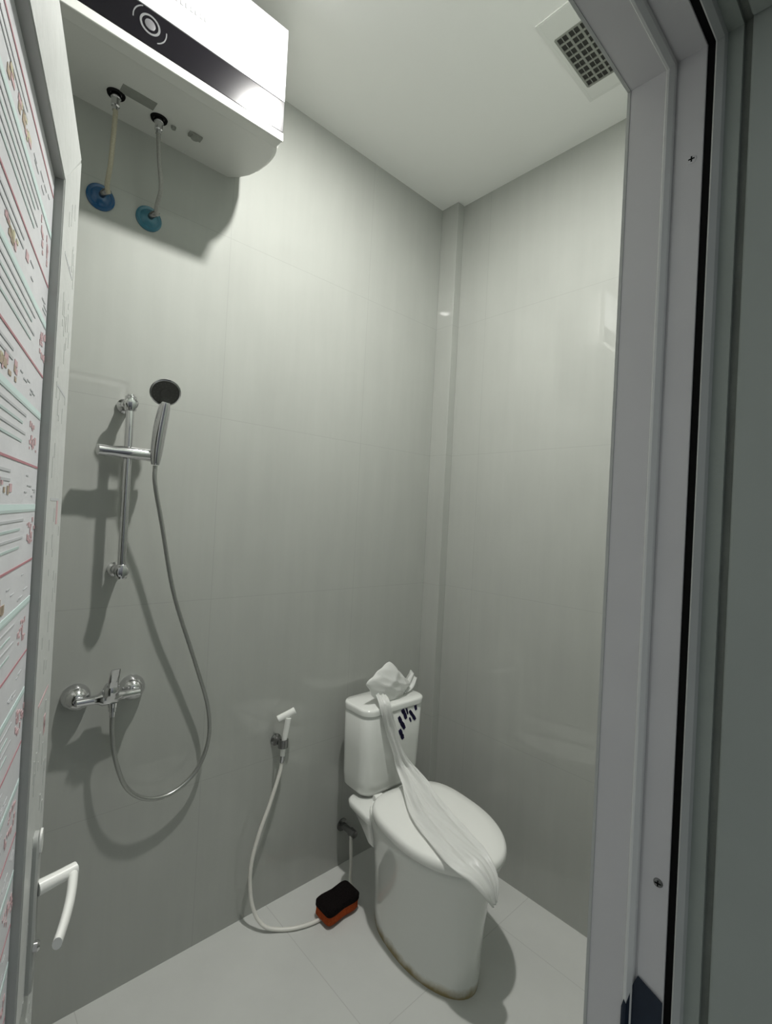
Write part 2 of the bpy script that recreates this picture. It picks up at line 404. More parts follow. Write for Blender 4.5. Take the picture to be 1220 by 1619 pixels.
# printed film on the panel: bands repeat every 127 mm
bm = new(); rect(bm, SH + 0.11, S0 - 0.003, 0.15, ZR - 0.003, 0.0119)
pf = obj('panel_film', bm, m_film, leaf)
bm = new(); YP = 0.0113
MI = dict(red=0, pink=1, teal=2, cyan=3, grey=4, brown=5, yel=6)
rnd = random.Random(3)
sL, sR = SH + 0.115, S0 - 0.006
for k in range(-3, 11):
    zr = 1.600 - 0.127 * k
    def RB(s0, s1, z0, z1, c):
        z0, z1 = zr + z0, zr + z1
        if z0 < 0.155 or z1 > ZR - 0.008: return
        rect(bm, s0, s1, z0, z1, YP, MI[c])
    RB(sL, sR, -0.0014, 0.0014, 'red')
    RB(sL, sR, -0.0575, -0.051, 'cyan'); RB(sL, sR, -0.0605, -0.0575, 'teal')
    for rep in range(2):
        o_ = -0.30 * rep + (0.02 if k % 2 else 0)
        for j, zz in enumerate((-0.014, -0.024)):
            RB(max(sL, -0.46 + o_), -0.335 + o_, zz - 0.0018, zz + 0.0012, 'grey')
        for j, zz in enumerate((-0.070, -0.081, -0.092, -0.103)):
            RB(max(sL, -0.47 + o_), -0.245 + o_ - 0.02 * (j % 2), zz - 0.0016, zz + 0.0012, 'teal' if j % 2 else 'grey')
        for j in range(14):      # small picture of dishes
            s = -0.43 + o_ + rnd.uniform(0, 0.11); z = -0.046 + rnd.uniform(0, 0.018); a = rnd.uniform(.006, .018); b = rnd.uniform(.004, .010)
            if s > sL: RB(s, s + a, z, z + b, rnd.choice(['brown', 'yel', 'brown', 'pink']))
        for j in range(16):      # red script
            s = -0.225 + o_ + rnd.uniform(0, 0.06); z = -0.108 + rnd.uniform(0, 0.034)
            if s > sL: RB(s, s + rnd.uniform(.004, .012), z, z + rnd.uniform(.002, .009), 'pink')
        for j in range(6):
            s = -0.30 + o_ + rnd.uniform(0, 0.12); z = -0.045 + rnd.uniform(0, 0.03)
            if s > sL: RB(s, s + rnd.uniform(.01, .03), z, z + .0015, 'grey')
obj('film_print', bm, [m_red, m_pink, m_teal, m_cyan, m_greyp, m_brown, m_yel], pf)
# handle
hd = empty('door_handle', (0, 0, 0)); hd.parent = leaf
bm = new()
pts = []
def cap(cx, cz, hw, hh, n=8):
    o_ = []
    for a0, cc in ((0, cz + hh - hw), (180, cz - hh + hw)):
        for i in range(n + 1):
            a = math.radians(a0 + 180 * i / n); o_.append((cx + hw * math.cos(a), cc + hw * math.sin(a)))
    return o_
R_ = [[Vector((a, y, b)) for a, b in cap(-0.055, 0.785, h, 0.125 - (0.016 - h))] for y, h in ((0, 0.016), (-0.006, 0.016), (-0.009, 0.013))]
loft(bm, R_); obj('handle_plate', bm, m_leaf, hd, smooth=True)
bm = new(); R_ = [[Vector((a, y, b)) for a, b in cap(-0.055, 0.895, h, 0.018)] for y, h in ((-0.0085, 0.013), (-0.0115, 0.011))]
loft(bm, R_); obj('plate_cap', bm, m_white_pl, hd, smooth=True)
bm = new(); lathe(bm, (-0.052, -0.008, 0.818), (0.55, -1, 0), [(0, 0.0115), (0.03, 0.0105), (0.056, 0.0105)], 20)
lev = obj('lever', bm, m_white_pl, hd, smooth=True)
bm = new()
rg = []
for t in range(9):
    q = t / 8
    c = Vector((-0.026 - 0.155 * q, -0.054 - 0.004 * math.sin(PI * q) + 0.006 * q, 0.812 + 0.008 * q)); rz = 0.0105 - 0.002 * q; ry = 0.0075 - 0.0015 * q
    if t == 0: c.x += 0.008
    rg.append([c + Vector((0, ry * math.cos(2 * PI * i / 16), rz * math.sin(2 * PI * i / 16))) for i in range(16)])
loft(bm, rg); obj('lever_grip', bm, m_white_pl, lev, smooth=True)
bm = new(); lathe(bm, (-0.062, -0.008, 0.735), (0, -1, 0), [(0, 0.008), (0.006, 0.008), (0.009, 0.005)], 16); obj('key_cylinder', bm, m_chrome, hd, smooth=True)
bm = new(); lathe(bm, (-0.06, 0.0, 0.545), (0, -1, 0), [(0, 0.010), (0.004, 0.010), (0.0042, 0.006), (0.001, 0.006)], 18)
obj('bolt_hole', bm, m_black, leaf)

# ================================================================== LAMP
lp = empty('ceiling_downlight', (0.745, -0.935, H)); tag(lp, 'small round white downlight set flush in the ceiling above the floor middle', 'lamp')
bm = new(); n = 40
def annulus(bm, prof, n=40):
    loft(bm, [[Vector((r * math.cos(2 * PI * i / n), r * math.sin(2 * PI * i / n), z)) for i in range(n)] for r, z in prof], closed=True)
annulus(bm, [(0.032, 0), (0.032, -0.0035), (0.050, -0.003), (0.052, 0)])
obj('lamp_ring', bm, m_white_pl, lp, smooth=True)
bm = new(); bmesh.ops.create_circle(bm, cap_ends=True, segments=40, radius=0.0318); 
bm.free(); bm = new(); lathe(bm, (0, 0, -0.002), (0, 0, -1), [(0, 0.0318), (0.001, 0.0312), (0.0022, 0.024), (0.0028, 0.014), (0.003, 0.001)], 40)
lens = obj('lamp_lens', bm, m_lens, lp)

# ================================================================== CEILING FAN
fx = empty('ceiling_fan_grille', (0.765, -0.515, H)); tag(fx, 'square ceiling extractor fan with dark lattice grille beside the door head', 'fan')
# local: plate 0..0.36 x 0..0.36, grille opening x .048-.25, y .080-.302
X0, X1, Y0, Y1 = 0.023, 0.237, 0.077, 0.297
bm = new(); t = -0.003
for a, b in (((0, 0), (0.26, Y0)), ((0, Y1), (0.26, 0.36)), ((0, Y0), (X0, Y1)), ((X1, Y0), (0.26, Y1))):
    box(bm, (a[0], a[1], t), (b[0], b[1], 0))
obj('cover_plate', bm, m_fan, fx)
bm = new()
annulusbox = [((0.004, 0.004), (0.256, 0.010)), ((0.004, 0.350), (0.256, 0.356)), ((0.004, 0.010), (0.010, 0.350)), ((0.250, 0.010), (0.256, 0.350))]
for a, b in annulusbox: box(bm, (a[0], a[1], t - 0.0006), (b[0], b[1], t))
obj('raised_rim', bm, m_fan, fx)
bm = new(); box(bm, (X0, Y0, -0.0005), (X1, Y1, 0.0)); obj('dark_backing', bm, m_fan_dk, fx)
bm = new()
for i in range(9):
    y = Y0 + (Y1 - Y0) * i / 8; box(bm, (X0, y - 0.0030, -0.0045), (X1, y + 0.0030, -0.0012))
for i in range(7):
    x = X0 + (X1 - X0) * i / 6; box(bm, (x - 0.0030, Y0, -0.0043), (x + 0.0030, Y1, -0.0014))
for i in range(6):
    x = X0 + (X1 - X0) * (i + .5) / 6; box(bm, (x - 0.0010, Y0, -0.004), (x + 0.0010, Y1, -0.002))
obj('grille', bm, m_fan_bar, fx)

# ================================================================== WATER HEATER
HY1, HY0 = -1.032, -1.755      # right and left end
HZ0, HZ1 = 2.530, 2.845
wh = empty('water_heater', (0, (HY0 + HY1) / 2, HZ0)); oy = (HY0 + HY1) / 2
tag(wh, 'boxy white wall-mounted water heater with a glossy black band, above the shower', 'water heater')
def plan(x1, z, ins=0.0, r=0.12, lean=0.0):
    """footprint against the wall with rounded front corners; back-right corner sits a little in"""
    a, b = HY0 + ins - oy, HY1 - ins - oy; out = [Vector((0, a + 0.05, z)), Vector((0.03, a + 0.025, z)), Vector((0.065, a + 0.010, z)), Vector((0.11, a + 0.002, z))]
    n = 10
    out.append(Vector((x1 - r, a, z)))
    # left front corner
    for i in range(1, n + 1):
        q = PI / 2 * i / n; out.append(Vector((x1 - r + r * math.sin(q), a + 0.045 * (1 - math.cos(q)), z)))
    for i in range(n, -1, -1):
        q = PI / 2 * i / n; out.append(Vector((x1 - r + r * math.sin(q), b - 0.045 * (1 - math.cos(q)), z)))
    out += [Vector((0.11, b - 0.002, z)), Vector((0.065, b - 0.010, z)), Vector((0.03, b - 0.025, z)), Vector((0, b - 0.05, z))]
    return out
def dip(P, k=1.0):           # the underside drops a little towards the front
    return [Vector((p.x, p.y, p.z - 0.026 * k * (p.x / 0.285))) for p in P]
bm = new()
loft(bm, [dip(plan(0.270, 0.004, 0.012)), dip(plan(0.276, 0.010, 0.004)), dip(plan(0.280, 0.03, 0)), plan(0.280, 0.30, 0), plan(0.274, 0.315, 0.006)])
obj('heater_body', bm, m_heater_body, wh, smooth=True, angle=30)
# front cover: white lower lip, glossy black band, white upper field
a, b = HY0 - oy + 0.006, -1.064 - oy
bm = new(); box(bm, (0.262, a, -0.024), (0.300, b, 0.302)); obj('front_cover', bm, m_heater_body, wh, bevel=0.004)
bm = new(); box(bm, (0.300, a + 0.002, -0.026), (0.306, b, -0.002)); obj('lower_lip', bm, m_white_pl, wh, bevel=0.002)
bm = new(); box(bm, (0.300, a + 0.002, 0.0), (0.3045, b - 0.001, 0.087)); band = obj('black_band', bm, m_gloss_black, wh, bevel=0.001)
bm = new(); box(bm, (0.300, a + 0.002, 0.089), (0.3045, b - 0.001, 0.298)); obj('upper_field', bm, m_gloss_white, wh, bevel=0.0015)
# dial: ring, inner disc, two arcs
dy, dz = -1.428 - oy, 0.050
bm = new()
def arc(bm, r0, r1, a0, a1, x, n=40, th=0.0012):
    A = []
    for i in range(n + 1):
        q = math.radians(a0 + (a1 - a0) * i / n)
        A.append([bm.verts.new((xx, dy + rr * math.cos(q), dz + rr * math.sin(q))) for xx, rr in ((x, r0), (x, r1), (x + th, r1), (x + th, r0))])
    for p_, q_ in zip(A, A[1:]):
        for i in range(4):
            j = (i + 1) % 4; bm.faces.new((p_[i], p_[j], q_[j], q_[i]))
    if abs(a1 - a0) < 359: bm.faces.new(A[0]); bm.faces.new(list(reversed(A[-1])))
arc(bm, 0.0185, 0.0232, 0, 360, 0.3045); obj('dial_ring', bm, m_greymark, wh)
bm = new(); lathe(bm, (0.3045, dy, dz), (1, 0, 0), [(0, 0.012), (0.0015, 0.012), (0.002, 0.010)], 30); obj('dial_centre', bm, mat('dial_grey', (0.16, 0.16, 0.17), rough=0.4), wh, smooth=True)
for a0 in (-62, 118):
    bm = new(); arc(bm, 0.036, 0.0385, a0, a0 + 70, 0.3045); obj('dial_arc', bm, m_greymark, wh)
# faint lettering on the white field: only its feet show in the photograph
bm = new()
rnd = random.Random(5); y = -1.375 - oy
for i in range(7):
    w_ = 0.007; box(bm, (0.3045, y, 0.150), (0.3049, y + 0.0012, 0.162)); box(bm, (0.3045, y, 0.150), (0.3049, y + w_ * (1 if i % 2 else .6), 0.1515))
    y += w_ + 0.005
obj('printed_mark', bm, m_greymark, wh)
bm = new()
vs = box(bm, (0.120, -1.446 - oy, 0), (0.158, -1.362 - oy, 1))
for v in vs: v.co.z = 0.004 - 0.026 * v.co.x / 0.285 - (0.0012 if v.co.z < .5 else -0.001)
obj('rating_label', bm, m_label, wh)
for fxx, fy in ((0.103, -1.449), (0.101, -1.340)):
    bm = new()
    R1 = [(0.014, -0.003), (0.014, -0.0095), (0.0215, -0.0095), (0.023, -0.003)]
    loft(bm, [[Vector((fxx + r * math.cos(2 * PI * i / 24), fy - oy + r * math.sin(2 * PI * i / 24), z)) for i in range(24)] for r, z in R1], closed=True)
    obj('inlet_ring', bm, m_black, wh, smooth=True)
    bm = new(); lathe(bm, (fxx, fy - oy, -0.004), (0, 0, -1), [(0, 0.0125), (0.014, 0.0125), (0.016, 0.008), (0.026, 0.008)], 20)
    obj('inlet_stub', bm, m_chrome, wh, smooth=True)
bm = new(); box(bm, (0.105, -1.262 - oy, -0.0125), (0.125, -1.226 - oy, -0.005)); lathe(bm, (0.115, -1.244 - oy, -0.010), (0, 0, -1), [(0, 0.013), (0.006, 0.012), (0.007, 0.005)], 20)
obj('cable_gland', bm, m_label, wh, bevel=0.0)
bm = new(); lathe(bm, (0.10, -1.300 - oy, -0.006), (0, 0, -1), [(0, 0.007), (0.006, 0.006)], 16); obj('drain_screw', bm, m_label, wh, smooth=True)

# hoses from the heater to the wall outlets
def heater_hose(name_lbl, fy, vy, vz, m, cap_m, lbl2, bow):
    bm = new()
    tube(bm, [(0.102, fy, HZ0 - 0.028), (0.102, fy + 0.001, HZ0 - 0.06), (0.098, fy + bow * .4, HZ0 - 0.12), (0.085, fy + bow, HZ0 - 0.185), (0.060, fy + bow * .9, vz + 0.012), (0.045, vy + 0.010, vz - 0.004)], 0.0062, 10, 14, ribs=0.06)
    h = obj('flexible_hose', bm, m, smooth=True)
    tag(h, name_lbl, 'hose')
    bm = new(); lathe(bm, (0.102, fy, HZ0 - 0.018), (0, 0, -1), [(0, 0.0105), (0.02, 0.0105), (0.022, 0.0075), (0.032, 0.0075)], 12); obj('hose_nut', bm, m_chrome, h)
    v = empty('wall_outlet', (0, vy, vz)); tag(v, lbl2, 'escutcheon')
    bm = new(); lathe(bm, (0, 0, 0), (1, 0, 0), [(0, 0.036), (0.004, 0.036), (0.008, 0.032), (0.007, 0.026), (0.012, 0.022), (0.018, 0.014), (0.018, 0.001)], 32)
    obj('blue_disc', bm, cap_m, v, smooth=True)
    bm = new(); tube(bm, [(0.012, 0, 0), (0.030, 0.001, 0.0), (0.040, 0.006, 0.002), (0.046, 0.010, 0.008)], 0.0085, 12, 6); obj('elbow', bm, m_chrome_dk, v, smooth=True)
heater_hose('beige hose under the heater ending at the left blue disc', -1.449, -1.452, 2.292, m_hose_beige, m_blue, 'deep blue round disc on the wall below the beige heater hose', 0.0)
heater_hose('grey hose under the heater ending at the right blue disc', -1.340, -1.325, 2.289, m_hose_grey, m_cyanp, 'lighter blue round disc on the wall below the grey heater hose', 0.020)

# ================================================================== SHOWER
sr = empty('shower_rail', (0, -1.362, 1.25)); tag(sr, 'vertical chrome shower riser rail with sliding holder on the left wall', 'shower rail')
bm = new(); lathe(bm, (0.068, 0, -0.012), (0, 0, 1), [(0, 0.0095), (0.004, 0.0105), (0.505, 0.0105), (0.509, 0.0095)], 20); obj('rail', bm, m_chrome, sr, smooth=True)
for z in (0.0, 0.472):
    bm = new(); lathe(bm, (0, 0, z), (1, 0, 0), [(0, 0.021), (0.008, 0.021), (0.014, 0.015), (0.05, 0.013), (0.055, 0.017), (0.080, 0.017), (0.083, 0.013)], 24)
    obj('rail_bracket', bm, m_chrome, sr, smooth=True)
    bm = new(); lathe(bm, (0.068, 0, z - 0.02), (0, 0, 1), [(0, 0.014), (0.002, 0.0155), (0.038, 0.0155), (0.04, 0.014)], 24)
    obj('bracket_clamp', bm, m_chrome, sr, smooth=True)
bm = new()
lathe(bm, (0.074, -0.078, 0.333), (0, 1, 0), [(0, 0.010), (0.003, 0.0155), (0.04, 0.0145), (0.06, 0.0175), (0.10, 0.0175), (0.12, 0.0165), (0.150, 0.0195), (0.156, 0.0195), (0.159, 0.014)], 24)
obj('slider', bm, m_chrome, sr, smooth=True)

hs = empty('hand_shower', (0.088, -1.294, 1.590)); tag(hs, 'chrome hand shower with dark round spray face held in the rail slider', 'hand shower')
bm = new()
tube(bm, [(0, 0, -0.034), (0.003, 0.0, 0.0), (0.010, 0.003, 0.06), (0.018, 0.008, 0.115), (0.026, 0.010, 0.145)], lambda t: 0.0105 + 0.002 * t + 0.0065 * math.sin(PI * t) ** 0.7, 16, 8)
obj('handle', bm, m_chrome, hs, smooth=True)
nrm = Vector((0.74, -0.12, -0.58)).normalized()
hc = Vector((0.032, 0.006, 0.172))
bm = new(); lathe(bm, hc - nrm * 0.024, nrm, [(0, 0.012), (0.006, 0.026), (0.016, 0.038), (0.024, 0.041), (0.028, 0.041), (0.029, 0.038)], 36)
obj('spray_head', bm, m_chrome, hs, smooth=True)
bm = new(); lathe(bm, hc + nrm * 0.004, nrm, [(0, 0.0375), (0.0025, 0.037), (0.003, 0.014), (0.0045, 0.013), (0.0045, 0.001)], 36)
sf_ = obj('spray_face', bm, m_spray_face, hs, smooth=True)
bm = new(); u, v = frame_of(nrm)
for rr, nn in ((0.010, 6), (0.020, 12), (0.030, 18)):
    for i in range(nn):
        c = hc + nrm * 0.0055 + u * (rr * math.cos(2 * PI * i / nn)) + v * (rr * math.sin(2 * PI * i / nn)); lathe(bm, c, nrm, [(0, 0.0011), (0.002, 0.0008)], 6)
nz = obj('nozzles', bm, mat('nozzle_grey', (0.16, 0.16, 0.15)), sf_); nz['kind'] = 'stuff'

bm = new()
tube(bm, [(0.088, -1.294, 1.554), (0.087, -1.291, 1.50), (0.075, -1.262, 1.383), (0.060, -1.211, 1.174), (0.050, -1.130, 0.951), (0.045, -1.080, 0.802), (0.043, -1.072, 0.690), (0.043, -1.108, 0.602), (0.046, -1.180, 0.560), (0.052, -1.255, 0.572), (0.056, -1.312, 0.625), (0.060, -1.346, 0.715), (0.062, -1.360, 0.80), (0.062, -1.362, 0.862)], 0.0062, 10, 26, ribs=0.05)
sh = obj('shower_hose', bm, m_hose, smooth=True); tag(sh, 'thin grey metal hose looping from the hand shower down to the mixer', 'hose')

mxr = empty('shower_mixer', (0, -1.372, 0.897)); tag(mxr, 'chrome shower mixer tap with raised lever and two round wall flanges', 'mixer tap')
for y in (-0.070, 0.072):
    bm = new(); lathe(bm, (0, y, 0.0), (1, 0, 0), [(0, 0.036), (0.008, 0.0365), (0.020, 0.034), (0.032, 0.028), (0.040, 0.019), (0.044, 0.014)], 32)
    obj('wall_flange', bm, m_chrome, mxr, smooth=True)
    bm = new(); lathe(bm, (0.040, y, 0.0), (1, 0, 0), [(0, 0.0145), (0.012, 0.0145)], 6); obj('union_nut', bm, m_chrome, mxr, bevel=0.001)
bm = new()
lathe(bm, (0.056, -0.080, 0.0), (0, 1, 0), [(0, 0.006), (0.002, 0.010), (0.03, 0.0105), (0.052, 0.013), (0.062, 0.020), (0.098, 0.020), (0.108, 0.013), (0.13, 0.0105), (0.160, 0.010), (0.162, 0.006)], 28)
obj('mixer_body', bm, m_chrome, mxr, smooth=True)
bm = new(); lathe(bm, (0.062, 0.002, 0.008), (0.5, 0, 1), [(0, 0.021), (0.012, 0.022), (0.020, 0.0215), (0.030, 0.019), (0.036, 0.012)], 28)
obj('cartridge_cap', bm, m_chrome, mxr, smooth=True)
bm = new()
rg = []
for t in range(7):
    q = t / 6; c = Vector((0.082 + 0.014 * q + .01 * q * q, 0.002, 0.036 + 0.055 * q)); hw = 0.0135 - 0.002 * q; th = 0.008 - 0.0045 * q
    rg.append([c + Vector((sx * th, sy * hw, 0)) for sx, sy in ((1, -.7), (1, .7), (.5, 1), (-.5, 1), (-1, .7), (-1, -.7), (-.5, -1), (.5, -1))])
loft(bm, rg); obj('lever', bm, m_chrome, mxr, smooth=True)
bm = new(); lathe(bm, (0.062, 0.010, -0.014), (0, 0, -1), [(0, 0.013), (0.012, 0.012), (0.013, 0.010), (0.024, 0.010), (0.026, 0.0075), (0.04, 0.0075)], 20)
obj('hose_outlet', bm, m_chrome, mxr, smooth=True)

# ================================================================== BIDET SPRAY
bh = empty('bidet_spray_holder', (0, -0.797, 0.605)); tag(bh, 'dark chrome wall hook holding the white bidet spray', 'holder')
bm = new(); lathe(bm, (0, 0, 0), (1, 0, 0), [(0, 0.021), (0.004, 0.021), (0.009, 0.016), (0.022, 0.011), (0.030, 0.011)], 24); obj('wall_flange', bm, m_chrome_dk, bh, smooth=True)
bm = new()
A = []
for i in range(25):
    q = math.radians(40 + 280 * i / 24)
    A.append([bm.verts.new((0.046 + rr * math.cos(q + PI), 0.004 + rr * math.sin(q + PI), z)) for rr, z in ((0.0125, -0.012), (0.018, -0.012), (0.018, 0.016), (0.0125, 0.016))])
for p_, q_ in zip(A, A[1:]):
    for i in range(4): bm.faces.new((p_[i], p_[(i + 1) % 4], q_[(i + 1) % 4], q_[i]))
bm.faces.new(A[0]); bm.faces.new(list(reversed(A[-1])))
obj('clip_ring', bm, m_chrome_dk, bh)
bs = empty('bidet_spray', (0.046, -0.793, 0.56)); tag(bs, 'white hand bidet spray hanging on the left wall beside the toilet', 'bidet spray')
bm = new(); tube(bm, [(0, 0, 0), (0.002, 0.002, 0.05), (0.005, 0.008, 0.10), (0.006, 0.012, 0.138)], lambda t: 0.0085 + 0.0030 * t, 14, 6); obj('spray_handle', bm, m_white_pl, bs, smooth=True)
bm = new(); lathe(bm, (-0.014, -0.020, 0.132), (0.35, 0.9, 0.42), [(0, 0.010), (0.002, 0.0125), (0.055, 0.0125), (0.066, 0.0135), (0.068, 0.011)], 18); obj('spray_nozzle', bm, m_white_pl, bs, smooth=True)
bm = new(); lathe(bm, (0, 0, 0.002), (0, -0.1, -1), [(0, 0.0095), (0.018, 0.0095), (0.02, 0.007), (0.024, 0.007)], 14); obj('hose_nut', bm, m_chrome, bs)
bm = new()
tube(bm, [(0.046, -0.794, 0.545), (0.046, -0.801, 0.50), (0.046, -0.835, 0.40), (0.048, -0.872, 0.31), (0.050, -0.897, 0.215), (0.056, -0.897, 0.125), (0.072, -0.885, 0.060), (0.100, -0.862, 0.022), (0.128, -0.822, 0.008), (0.158, -0.775, 0.0075), (0.178, -0.715, 0.0075), (0.181, -0.66, 0.0075), (0.174, -0.60, 0.0075), (0.155, -0.535, 0.0075), (0.133, -0.508, 0.0085), (0.118, -0.502, 0.026), (0.108, -0.494, 0.07), (0.085, -0.480, 0.130), (0.070, -0.47, 0.158)], 0.0066, 10, 14)
bhs = obj('bidet_hose', bm, m_white_hose, smooth=True); tag(bhs, 'white hose hanging from the bidet spray and curling over the floor', 'hose')
av = empty('angle_valve', (0, -0.462, 0.165)); tag(av, 'small dark angle valve low on the wall behind the toilet', 'valve')
bm = new(); lathe(bm, (0, 0, 0), (1, 0, 0), [(0, 0.025), (0.004, 0.025), (0.008, 0.012), (0.055, 0.012), (0.057, 0.016), (0.085, 0.014), (0.087, 0.008)], 22); obj('valve_body', bm, m_chrome_dk, av, smooth=True)
bm = new(); lathe(bm, (0.069, -0.006, -0.004), (0, 0, -1), [(0, 0.009), (0.020, 0.009)], 6); obj('outlet_nut', bm, m_chrome_dk, av)

# ================================================================== TOILET
TO = empty('toilet', (0.03, -0.402, 0.0), -0.13); tag(TO, 'white close-coupled toilet with closed lid in the room corner', 'toilet')
# skirted bowl
bm = new()
secs = [(0.234, 0.672, 0.121, 0.0), (0.230, 0.674, 0.1225, 0.012), (0.230, 0.675, 0.123, 0.04), (0.228, 0.678, 0.127, 0.12), (0.226, 0.684, 0.133, 0.20), (0.222, 0.692, 0.143, 0.27),
        (0.218, 0.708, 0.156, 0.33), (0.214, 0.722, 0.167, 0.37), (0.212, 0.727, 0.171, 0.392), (0.216, 0.724, 0.168, 0.400)]
loft(bm, [egg(a, b, h, z, back=2.6) for a, b, h, z in secs])
obj('bowl', bm, m_bowl, TO, smooth=True, angle=60)
# shelf that carries the tank
bm = new()
shl = [(0.20, 0.28, 0.100, 0.245, 0.03), (0.17, 0.29, 0.120, 0.30, 0.04), (0.145, 0.30, 0.138, 0.345, 0.04), (0.13, 0.305, 0.150, 0.360, 0.04), (0.128, 0.305, 0.151, 0.376, 0.04), (0.134, 0.302, 0.146, 0.382, 0.04)]
loft(bm, [rrect(a, b, -h, h, r, z) for a, b, h, z, r in shl]); obj('tank_shelf', bm, m_ceramic, TO, smooth=True, angle=60)
# tank
tk = empty('tank', (0.012, 0.004, 0), 0.115); tk.parent = TO
bm = new()
def tsec(z, hw, d, ins=0): return rrect(0.022 + ins, d - ins, -hw + ins + 0.006, hw - ins + 0.006, 0.045, z, 8)
loft(bm, [tsec(0.384, 0.128, 0.172, 0.010), tsec(0.388, 0.136, 0.174, 0.004), tsec(0.405, 0.144, 0.178), tsec(0.45, 0.149, 0.180), tsec(0.56, 0.153, 0.182), tsec(0.690, 0.156, 0.184), tsec(0.693, 0.154, 0.182)])
tb = obj('tank_body', bm, m_ceramic, tk, smooth=True, angle=60)
bm = new()
loft(bm, [tsec(0.694, 0.155, 0.184, 0.003), tsec(0.696, 0.158, 0.187), tsec(0.712, 0.159, 0.188), tsec(0.718, 0.157, 0.186), tsec(0.720, 0.152, 0.181)])
lid_ = obj('tank_lid', bm, m_ceramic, tk, smooth=True, angle=60)
bm = new(); lathe(bm, (0.10, 0.0, 0.719), (0, 0, 1), [(0, 0.022), (0.004, 0.022), (0.005, 0.019)], 26); obj('flush_button', bm, m_chrome, lid_, smooth=True)
# blue strokes on the tank front
bm = new()
def stroke(pts, r):
    P = [Vector((0, y, z)) for y, z in pts]
    for a_, b_ in zip(P, P[1:]):
        d = (b_ - a_); L_ = d.length; d.normalize(); nn = Vector((0, -d.z, d.y)); k = max(2, int(L_ / 0.004))
        for i in range(k):
            c = a_ + (b_ - a_) * ((i + .5) / k) + nn * rnd.uniform(-.0004, .0004); w1 = r * math.sin(PI * (0.22 + 0.56 * (i + .5) / k)) * rnd.uniform(.9, 1.05); h1 = L_ / k * 1.3
            q = [c + d * h1 * sx + nn * w1 * sy for sx, sy in ((-1, -1), (1, -1), (1, 1), (-1, 1))]
            xs = 0.0
            vv = [bm.verts.new((tx(p.y, p.z), p.y, p.z)) for p in q] + [bm.verts.new((tx(p.y, p.z) + 0.0006, p.y, p.z)) for p in q]
            for f in ((0, 3, 2, 1), (4, 5, 6, 7), (0, 1, 5, 4), (1, 2, 6, 5), (2, 3, 7, 6), (3, 0, 4, 7)): bm.faces.new([vv[j] for j in f])
def tx(y, z):
    if z <= 0.693: return 0.182 + (z - 0.56) / 0.13 * 0.002 + 0.0004
    return 0.1883
# world (y, z) -> tank local y (tank is nearly parallel to the wall)
def TY(y): return y + 0.402 + 0.02
bm.free()
for pts, r in (([(-0.322, 0.690), (-0.316, 0.676)], .0062), ([(-0.352, 0.676), (-0.336, 0.658), (-0.318, 0.636)], .0072),
               ([(-0.394, 0.690), (-0.380, 0.674), (-0.370, 0.652)], .0078), ([(-0.409, 0.664), (-0.397, 0.644), (-0.375, 0.614)], .0082),
               ([(-0.400, 0.612), (-0.390, 0.593), (-0.380, 0.575)], .0082), ([(-0.490, 0.690), (-0.481, 0.672)], .006), ([(-0.350, 0.648), (-0.342, 0.634)], .004), ([(-0.372, 0.690), (-0.362, 0.668)], .004)):
    bm = new(); stroke([(TY(y), z) for y, z in pts], r); bmesh.ops.remove_doubles(bm, verts=bm.verts[:], dist=0.0001)
    obj('printed_stroke', bm, m_navy, tb)
# seat and lid
bm = new(); loft(bm, [egg(0.265, 0.722, 0.168, 0.401), egg(0.264, 0.726, 0.170, 0.404), egg(0.264, 0.726, 0.170, 0.412), egg(0.266, 0.722, 0.167, 0.415)]); obj('seat', bm, m_seat, TO, smooth=True, angle=60)
bm = new()
dome = [(0.268, 0.728, 0.172, 0.4085), (0.262, 0.736, 0.178, 0.411), (0.260, 0.739, 0.180, 0.418), (0.260, 0.739, 0.180, 0.428), (0.263, 0.735, 0.177, 0.437), (0.270, 0.727, 0.169, 0.443), (0.300, 0.690, 0.135, 0.447), (0.36, 0.62, 0.08, 0.449), (0.45, 0.53, 0.02, 0.4495)]
loft(bm, [egg(*d) for d in dome]); obj('seat_lid', bm, m_seat, TO, smooth=True, angle=50)
for s in (-1, 1):
    bm = new(); lathe(bm, (0.240, s * 0.075 - 0.018, 0.408), (0, 1, 0), [(0, 0.011), (0.002, 0.013), (0.034, 0.013), (0.036, 0.011)], 18)
    obj('hinge', bm, m_seat, TO, smooth=True)

# ================================================================== PLASTIC WRAP over tank and lid
def lerp_path(P, n):
    C = catmull(P, 10); 
    out = []
    for i in range(n):
        t = i / (n - 1) * (len(C) - 1); k = min(int(t), len(C) - 2); out.append(C[k].lerp(C[k + 1], t - k))
    return out
Lp = [(0.158, -0.470, 0.765), (0.226, -0.500, 0.733), (0.236, -0.473, 0.640), (0.250, -0.448, 0.560), (0.270, -0.436, 0.490), (0.350, -0.480, 0.466), (0.467, -0.556, 0.455), (0.573, -0.594, 0.452), (0.690, -0.622, 0.446), (0.752, -0.606, 0.428), (0.782, -0.586, 0.400), (0.793, -0.565, 0.370)]
Rp = [(0.158, -0.430, 0.760), (0.228, -0.448, 0.728), (0.238, -0.421, 0.640), (0.252, -0.400, 0.560), (0.300, -0.366, 0.492), (0.390, -0.380, 0.462), (0.497, -0.420, 0.458), (0.600, -0.455, 0.457), (0.690, -0.484, 0.455), (0.740, -0.500, 0.447), (0.776, -0.516, 0.415), (0.790, -0.540, 0.370)]
NL, NW = 90, 26
LA, RA = lerp_path(Lp, NL), lerp_path(Rp, NL)
bm = new(); rnd = random.Random(11)
ph = [rnd.uniform(0, 6.28) for _ in range(6)]
G = []
